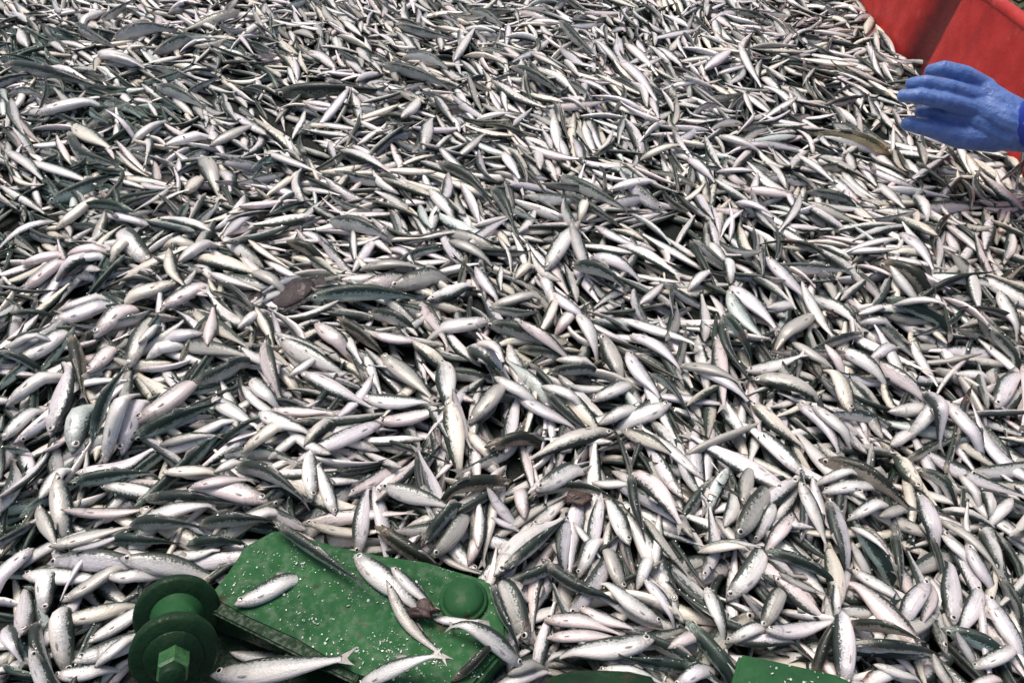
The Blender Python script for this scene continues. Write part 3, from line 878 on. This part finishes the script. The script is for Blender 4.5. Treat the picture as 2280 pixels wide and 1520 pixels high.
# roller: two flanges on a neck, its axis towards the front
c1 = at_t(395, 1366, 0.79); c2 = at_t(388, 1452, 0.722)
ax = (c2 - c1).normalized()
def flange(c, r, th):
    return lathe([(0, -th / 2), (r - .003, -th / 2), (r, -th / 2 + .003), (r, th / 2 - .003), (r - .003, th / 2), (r * .55, th / 2 + .0005), (0, th / 2)], 40, axis_matrix(c, ax))
fl = bm_obj('flange', flange(c1, .0400, .012), M_GREEN_DK, br, origin=c1)
bm_obj('neck', lathe([(.027, .003), (.021, .012), (.0195, .03), (.0195, .052), (.024, .064)], 28, axis_matrix(c1, ax)), M_GREEN, br, origin=c1)
bm_obj('flange', flange(c2, .0375, .014), M_GREEN_DK, br, origin=c2)
c3 = c2 + ax * .0072
bm_obj('washer', lathe([(0, 0), (.0245, 0), (.0255, .0015), (.0245, .0035), (0, .0035)], 30, axis_matrix(c3, ax)), M_GREEN_DK, br, origin=c3)
nut = bm_obj('nut', lathe([(0, .0035), (.0135, .0035), (.0145, .006), (.0145, .0255), (.0125, .028), (.0, .028)], 6, axis_matrix(c3, ax) @ Matrix.Rotation(R(8), 4, 'Z')), M_NUT, br, smooth=False, origin=c3)
c4 = c3 + ax * .028
bm_obj('bolt_end', lathe([(.0105, -.001), (.0105, .008), (.009, .010), (0, .010)], 20, axis_matrix(c4, ax)), M_GREEN_DK, br, origin=c4)
bm = bmesh.new()
prism(bm, [tuple(q) for q in low_xy], LOW_Z - .005, LOW_Z)
bm_obj('lower_plate', bm, M_GREEN_DK, br, smooth=False, origin=(ctr.x, ctr.y, LOW_Z))
# upright web under the front edge of the plate, tapering away from the roller
bm = bmesh.new()
q0, q1 = Vector(at(436, 1322, PLATE_Z)), Vector(at(800, 1502, PLATE_Z))
d = (q1 - q0).normalized(); nrm = Vector((d.y, -d.x, 0))
if nrm.y > 0: nrm = -nrm
NW = 14
rows = []
for k in range(NW + 1):
    q = k / NW
    p = q0.lerp(q1, q)
    zb = PLATE_Z - .004 - .046 * (1 - q) ** 1.15
    rows.append([bm.verts.new(p + nrm * w + Vector((0, 0, z - PLATE_Z))) for w, z in ((-.010, PLATE_Z - .0015), (.0085, PLATE_Z - .0015), (.0085, zb), (-.010, zb))])
for a_, b_ in zip(rows, rows[1:]):
    for k in range(4): bm.faces.new((a_[k], a_[(k + 1) % 4], b_[(k + 1) % 4], b_[k]))
bm.faces.new(rows[0][::-1]); bm.faces.new(rows[-1])
bmesh.ops.recalc_face_normals(bm, faces=bm.faces)
bmesh.ops.bevel(bm, geom=[e for e in bm.edges if e.is_boundary or e.calc_face_angle(0) > .6], offset=0.002, segments=2, affect='EDGES')
bm_obj('web', bm, M_GREEN_DK, br, smooth=False, origin=q0)

# second green piece at the front edge, and a pipe beside it
pz = 0.026
outl = [(1648, 1452), (1700, 1466), (1860, 1502), (1960, 1540), (1960, 1640), (1640, 1640), (1630, 1520)]
ctr2 = Vector(at(1740, 1520, pz))
bm = bmesh.new()
prism(bm, [tuple(at(x, y, pz)[:2]) for x, y in outl], pz - .03, pz)
bmesh.ops.bevel(bm, geom=[e for e in bm.edges], offset=0.003, segments=2, affect='EDGES')
o = bm_obj('steel_plate', bm, M_GREEN, smooth=False, origin=ctr2)
tag(o, 'small bright green steel plate showing between fish at the front edge', 'plate')
pa, pb = Vector(at(1195, 1572, 0.004)), Vector(at(1470, 1582, 0.004))
d = (pb - pa)
bm = lathe([(0, 0), (.016, .003), (.027, .014), (.033, .034), (.034, .05), (.034, d.length - .03), (.030, d.length - .008), (.018, d.length), (0, d.length)], 36, axis_matrix(pa, d.normalized()))
o = bm_obj('green_pipe', bm, M_GREEN_DK, origin=pa)
tag(o, 'dark green steel pipe just showing under the fish at the front edge', 'pipe')

# scales stuck to the plate; light flecks added on the fish as glints
bm = bmesh.new()
rs = random.Random(5)
def fleck_at(p, r, tilt=0.35):
    ar = rs.uniform(.35, .9)
    n = Vector((rs.gauss(0, tilt), rs.gauss(0, tilt), 1)).normalized()
    q = n.to_track_quat('Z', 'Y').to_matrix()
    a0 = rs.random() * 6
    vs_ = [bm.verts.new(p + q @ Vector((r * math.cos(a0 + k * math.pi / 3), r * ar * math.sin(a0 + k * math.pi / 3), 0))) for k in range(6)]
    bm.faces.new(vs_)
hi = np.array(PLATE)
spots = [(rs.uniform(460, 1100), rs.uniform(1190, 1520), rs.uniform(8, 45), rs.uniform(.3, 1)) for _ in range(60)]
done = 0
while done < 800:
    if rs.random() < .75:
        q = rs.choice(spots)
        e, n_ = rs.gauss(0, q[2]), rs.gauss(0, q[2] * .4)
        px, py = q[0] + e * .8 - n_ * .5, q[1] + e * .5 + n_ * .8
    else:
        px, py = rs.uniform(450, 1110), rs.uniform(1180, 1530)
    if not inside(PLATE, np.array((px, py))): continue
    fleck_at(Vector(at(px, py, PLATE_Z)) + Vector((0, 0, .0012)), min(.0019, .00035 + rs.expovariate(1 / .00042)), .5)
    done += 1
for _ in range(26):
    px, py = rs.uniform(1660, 1900), rs.uniform(1470, 1530)
    if inside(outl, np.array((px, py))): fleck_at(Vector(at(px, py, pz)) + Vector((0, 0, .0014)), rs.uniform(.0007, .0016))
for f in FISH:
    c = abs(math.cos(f.phi))
    for _ in range(rs.choice((0, 0, 1, 1, 2)) + (6 if c > .7 else 0)):
        u = rs.uniform(.1, .85)
        P, T, D, W = frame(f, np.array((u,)))
        h = math.hypot(np.interp(u, PU, P_UP) * f.a * math.cos(f.phi), np.interp(u, PU, P_W) * f.b * math.sin(f.phi))
        if P[0][2] + h < -0.01: continue
        fleck_at(Vector(P[0]) + Vector((0, 0, h + .0006)), rs.uniform(.0006, .0013), .5)
me = bpy.data.meshes.new('scales_and_glints'); bm.to_mesh(me); bm.free(); me.materials.append(M_FLECK)
tag(link('scales_and_glints', me), 'loose fish scales on the green plate, and added flecks as glints on the fish', 'fish scales', kind='stuff')

# ------------------------------------------------------------------ flatfish and brown lumps
def surf_z(px, py):
    p = at(px, py, .02)
    return float(hget(np.array([p[0]]), np.array([p[1]]))[0])

zf = surf_z(628, 657) + 0.006
p = Vector(at(628, 657, zf))
ff = empty('flatfish', p)
ff.rotation_euler = (R(6), R(-5), R(22))
tag(ff, 'oval purplish brown flatfish with speckled skin lying flat among silver fish', 'flatfish')
def oval(nx, ny, sx, sy, h, z0):
    bm = bmesh.new()
    top, bot = [], []
    n = 28
    rings = [(1.0, 0), (.9, .45), (.7, .75), (.4, .95), (0, 1)]
    vr = []
    for r, hh in rings:
        if r == 0: vr.append([bm.verts.new((0, 0, z0 + h))]); continue
        vr.append([bm.verts.new((sx * r * math.cos(k / n * 2 * math.pi) * (1 + .08 * math.cos(k / n * 4 * math.pi)), sy * r * math.sin(k / n * 2 * math.pi), z0 + h * hh)) for k in range(n)])
    for a, b in zip(vr, vr[1:]):
        for k in range(n):
            if len(b) == 1: bm.faces.new((a[k], a[(k + 1) % n], b[0]))
            else: bm.faces.new((a[k], a[(k + 1) % n], b[(k + 1) % n], b[k]))
    vb = bm.verts.new((0, 0, z0 - h * .4))
    for k in range(n): bm.faces.new((vr[0][(k + 1) % n], vr[0][k], vb))
    return bm
o = bm_obj('body', oval(0, 0, .048, .030, .007, 0), M_FLAT); o.parent = ff
bm = bmesh.new()
n = 36
for k in range(n):
    a0, a1 = k / n * 2 * math.pi, (k + .92) / n * 2 * math.pi
    w = .0055 + .002 * math.sin(k * 2.3)
    q = lambda a, e, z: bm.verts.new(((.047 + e) * math.cos(a) * (1 + .08 * math.cos(2 * a)), (.0295 + e) * math.sin(a), z))
    bm.faces.new((q(a0, 0, .001), q(a0, w, -.001), q(a1, w, -.001), q(a1, 0, .001)))
o = bm_obj('fin_fringe', bm, M_FLAT, smooth=False); o.parent = ff
bm = bmesh.new()
tl = [(.050, .006), (.066, .016), (.068, 0), (.066, -.016), (.050, -.006)]
prism(bm, tl, -.0008, .0008)
o = bm_obj('tail_fin', bm, M_FLAT, smooth=False); o.parent = ff
for q in (-.006, .006):
    e = link('eye', EYE, ff)
    e.location = (-.037, q, .0045); e.scale = (.0028,) * 3

def lump(px, py, r, seed, label, sx=1.0):
    z = surf_z(px, py)
    p = Vector(at(px, py, z + r * .35))
    bm = bmesh.new()
    bmesh.ops.create_icosphere(bm, subdivisions=3, radius=1)
    rr = random.Random(seed)
    ks = [(Vector((rr.gauss(0, 1), rr.gauss(0, 1), rr.gauss(0, 1))) * 2.2, rr.uniform(0, 6)) for _ in range(7)]
    for v in bm.verts:
        k = 1 + sum(.13 * math.sin(v.co.dot(a) * 1.7 + b) for a, b in ks)
        v.co = Vector((v.co.x * r * k * sx, v.co.y * r * k, v.co.z * r * k * .6)) + p
    o = bm_obj('brown_lump', bm, M_DEBRIS, origin=p)
    tag(o, label, 'debris', 'brown lumps of gut and weed')
lump(941, 1360, .0088, 1, 'brown lump on the green plate at the tails of two white fish', 1.5)
lump(1862, 697, .010, 2, 'reddish brown lump in the far right part of the heap, above the curved grey fish')
lump(1290, 1112, .009, 4, 'dark red lump of gut above the domed bolt, between upright fish', 1.6)

# ------------------------------------------------------------------ red bulkhead on the far right, leaning outwards
bk = empty('bulkhead', (WALL_X, 1.7, 0))
tag(bk, 'red painted steel bulkhead along the far right side of the fish', 'wall')
LEAN = 0.16            # outward per metre of height
RIM = 0.183
bm = bmesh.new()
ys = np.concatenate((np.linspace(.55, 1.66, 12), np.linspace(1.68, 1.92, 41), np.linspace(1.95, 3.2, 8)))
def fold(y):
    q = (y - 1.80) / .065
    return .034 * math.exp(-abs(q) ** 2.5) + .004 * math.sin(y * 7)
cols = []
for y in ys:
    cols.append([bm.verts.new((wall_x(y) + LEAN * z + fold(y) + t_, y, z)) for z, t_ in ((DECK_Z, 0), (.05, 0), (.12, 0), (RIM, 0), (RIM, .014), (DECK_Z, .014))])
for a_, b_ in zip(cols, cols[1:]):
    for k in range(5): bm.faces.new((a_[k], a_[k + 1], b_[k + 1], b_[k]))
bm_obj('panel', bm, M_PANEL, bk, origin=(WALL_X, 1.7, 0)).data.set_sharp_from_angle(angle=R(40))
pa, pb = Vector((wall_x(.55) + LEAN * RIM + .006, .55, RIM + .003)), Vector((wall_x(1.735) + LEAN * RIM + .006, 1.735, RIM + .003))
bm = lathe([(0, 0), (.0125, 0), (.0125, (pb - pa).length), (0, (pb - pa).length)], 18, axis_matrix(pa, (pb - pa).normalized()))
bm_obj('rim', bm, M_RED, bk, origin=pa)

# net heaped beyond the bulkhead
bm = bmesh.new()
rn = random.Random(9)
nu, nv = 26, 16
g = {}
for i in range(nu):
    for j in range(nv):
        x = 1.11 + 0.75 * j / (nv - 1); y = 0.9 + 1.5 * i / (nu - 1)
        z = 0.10 + .10 * math.sin(x * 9 + y * 3) * math.sin(y * 6) + rn.uniform(-.02, .02) - 0.12 * (j == nv - 1)
        if j == 0: z = .06
        g[i, j] = bm.verts.new((x + rn.uniform(-.01, .01), y + rn.uniform(-.01, .01), z))
for i in range(nu - 1):
    for j in range(nv - 1):
        bm.faces.new((g[i, j], g[i + 1, j], g[i + 1, j + 1], g[i, j + 1]))
def tube(bm, pts, r, n=5):
    rings = []
    for k, p in enumerate(pts):
        t = (pts[min(k + 1, len(pts) - 1)] - pts[max(k - 1, 0)]).normalized()
        m = t.to_track_quat('Z', 'Y').to_matrix()
        rings.append([bm.verts.new(p + m @ Vector((r * math.cos(q / n * 6.2832), r * math.sin(q / n * 6.2832), 0))) for q in range(n)])
    for a, b in zip(rings, rings[1:]):
        for q in range(n): bm.faces.new((a[q], a[(q + 1) % n], b[(q + 1) % n], b[q]))
for _ in range(420):
    y = rn.uniform(.95, 2.3); x = rn.uniform(1.14, 1.7); a = rn.uniform(0, 6.28)
    pts = []
    for k in range(5):
        x += .022 * math.cos(a); y += .022 * math.sin(a); a += rn.gauss(0, .5)
        z = 0.125 + .10 * math.sin(x * 9 + y * 3) * math.sin(y * 6) + .012 * math.sin(k * 1.5 + y * 40)
        pts.append(Vector((x, y, z)))
    tube(bm, pts, rn.uniform(.002, .0045))
o = bm_obj('fishing_net', bm, M_NET)
tag(o, 'dark olive fishing net heaped behind the red bulkhead', 'net')

# ------------------------------------------------------------------ the gloved hand reaching in
def glove_material():
    m, nt, p = material('blue_rubber_glove')
    g = NT(nt)
    tc = g.n('ShaderNodeTexCoord').outputs['Object']
    a = g.noise(tc, 60, 4.0, 0.6); b = g.noise(tc, 420, 2.0, .6)
    g.l(g.mix(g.step(a, .3, .7), (0.055, 0.125, 0.36), (0.10, 0.19, 0.44)), p.inputs['Base Color'])
    p.inputs['Roughness'].default_value = 0.42
    g.l(g.bump(g.math('ADD', g.math('MULTIPLY', a, 1.4), g.math('MULTIPLY', b, .25)), .6, .004), p.inputs['Normal'])
    p.inputs['Sheen Weight'].default_value = 0.15
    return m
M_GLOVE = glove_material()
M_SLEEVE = plain('blue_sleeve', (0.02, 0.045, 0.36), 0.45)

HT = 1.36
def hp(px, py, dt=0.0): return at_t(px, py, HT + dt)
per = HT / FPX

def capsule_chain(bm, pts, rad, n=14, flat=1.0):
    """Tapered tube with round ends through pts."""
    P, Rr = [], []
    for k in range(len(pts) - 1):
        for q in np.linspace(0, 1, 6, endpoint=False):
            P.append(pts[k].lerp(pts[k + 1], q)); Rr.append(rad[k] * (1 - q) + rad[k + 1] * q)
    P.append(pts[-1]); Rr.append(rad[-1])
    t0 = (P[1] - P[0]).normalized(); t1 = (P[-1] - P[-2]).normalized()
    pre = [(P[0] - t0 * Rr[0] * math.sin(a), Rr[0] * math.cos(a)) for a in (1.5, 1.1, .7, .35)]
    post = [(P[-1] + t1 * Rr[-1] * math.sin(a), Rr[-1] * math.cos(a)) for a in (.35, .7, 1.1, 1.5)]
    seq = pre + list(zip(P, Rr)) + post
    rings = []
    for k, (p, r) in enumerate(seq):
        t = (seq[min(k + 1, len(seq) - 1)][0] - seq[max(k - 1, 0)][0]).normalized()
        s = t.cross(Vector((0, 0, 1))).normalized(); u = s.cross(t)
        rings.append([bm.verts.new(p + s * (r * math.cos(q / n * 6.28318)) + u * (r * flat * math.sin(q / n * 6.28318))) for q in range(n)])
    for a, b in zip(rings, rings[1:]):
        for q in range(n): bm.faces.new((a[q], a[(q + 1) % n], b[(q + 1) % n], b[q]))
    bm.faces.new(rings[0][::-1]); bm.faces.new(rings[-1])

pr = empty('person', hp(2200, 260))
tag(pr, 'person reaching in from the far right, only a blue gloved hand in view', 'person')
bm = bmesh.new()
k = per
# four fingers (little finger furthest up), the thumb towards the front; dt < 0 is nearer to the camera
capsule_chain(bm, [hp(2196, 196, .002), hp(2148, 166, -.014), hp(2100, 153, -.010), hp(2074, 158, .008)], [22 * k, 19 * k, 17.5 * k, 15 * k])
capsule_chain(bm, [hp(2188, 222, -.004), hp(2115, 196, -.022), hp(2060, 184, -.018), hp(2031, 187, .000)], [22 * k, 18 * k, 16.5 * k, 14.5 * k])
capsule_chain(bm, [hp(2180, 248, -.004), hp(2105, 226, -.026), hp(2045, 214, -.020), hp(2012, 214, -.004)], [22 * k, 18 * k, 16.5 * k, 14.5 * k])
capsule_chain(bm, [hp(2170, 270, .006), hp(2112, 258, .002), hp(2074, 250, .010), hp(2050, 249, .020)], [21 * k, 17 * k, 16 * k, 14 * k])
capsule_chain(bm, [hp(2215, 306, .006), hp(2140, 306, .006), hp(2075, 287, .004), hp(2022, 276, .010)], [34 * k, 26 * k, 20 * k, 16 * k])
# back of the hand and wrist
capsule_chain(bm, [hp(2185, 192, -.004), hp(2222, 224, -.012), hp(2290, 280, -.014)], [24 * k, 32 * k, 52 * k], flat=.8)
capsule_chain(bm, [hp(2172, 232, -.006), hp(2232, 262, -.014), hp(2290, 290, -.014)], [30 * k, 44 * k, 54 * k], flat=.8)
capsule_chain(bm, [hp(2180, 268, .002), hp(2240, 290, -.002), hp(2300, 288, -.010)], [38 * k, 52 * k, 58 * k], flat=.85)
capsule_chain(bm, [hp(2260, 285, -.006), hp(2300, 285, -.02), hp(2330, 272, -.05)], [56 * k, 54 * k, 54 * k], flat=.9)
gl = bm_obj('glove', bm, M_GLOVE, pr, origin=hp(2200, 260))
md = gl.modifiers.new('join', 'REMESH'); md.mode = 'VOXEL'; md.voxel_size = 0.0017; md.use_smooth_shade = True
md = gl.modifiers.new('soft', 'SMOOTH'); md.iterations = 6; md.factor = 0.5
# sleeve rising over the bulkhead, out of the photo
bm = bmesh.new()
a = hp(2318, 276, -.035)
capsule_chain(bm, [a, a + Vector((.035, -.02, .10)), a + Vector((.12, -.05, .30))], [.046, .052, .062], n=20)
bm_obj('sleeve', bm, M_SLEEVE, pr, origin=a)
print('FISH', len(FISH), 'single', len(single), 'heroes', len(FISH) - n_loose, 'min count', count[single[-1]], 'dup labels', len(single) - len({o.get('label') for o in col.objects if o.name.split('.')[0] == 'fish'}))
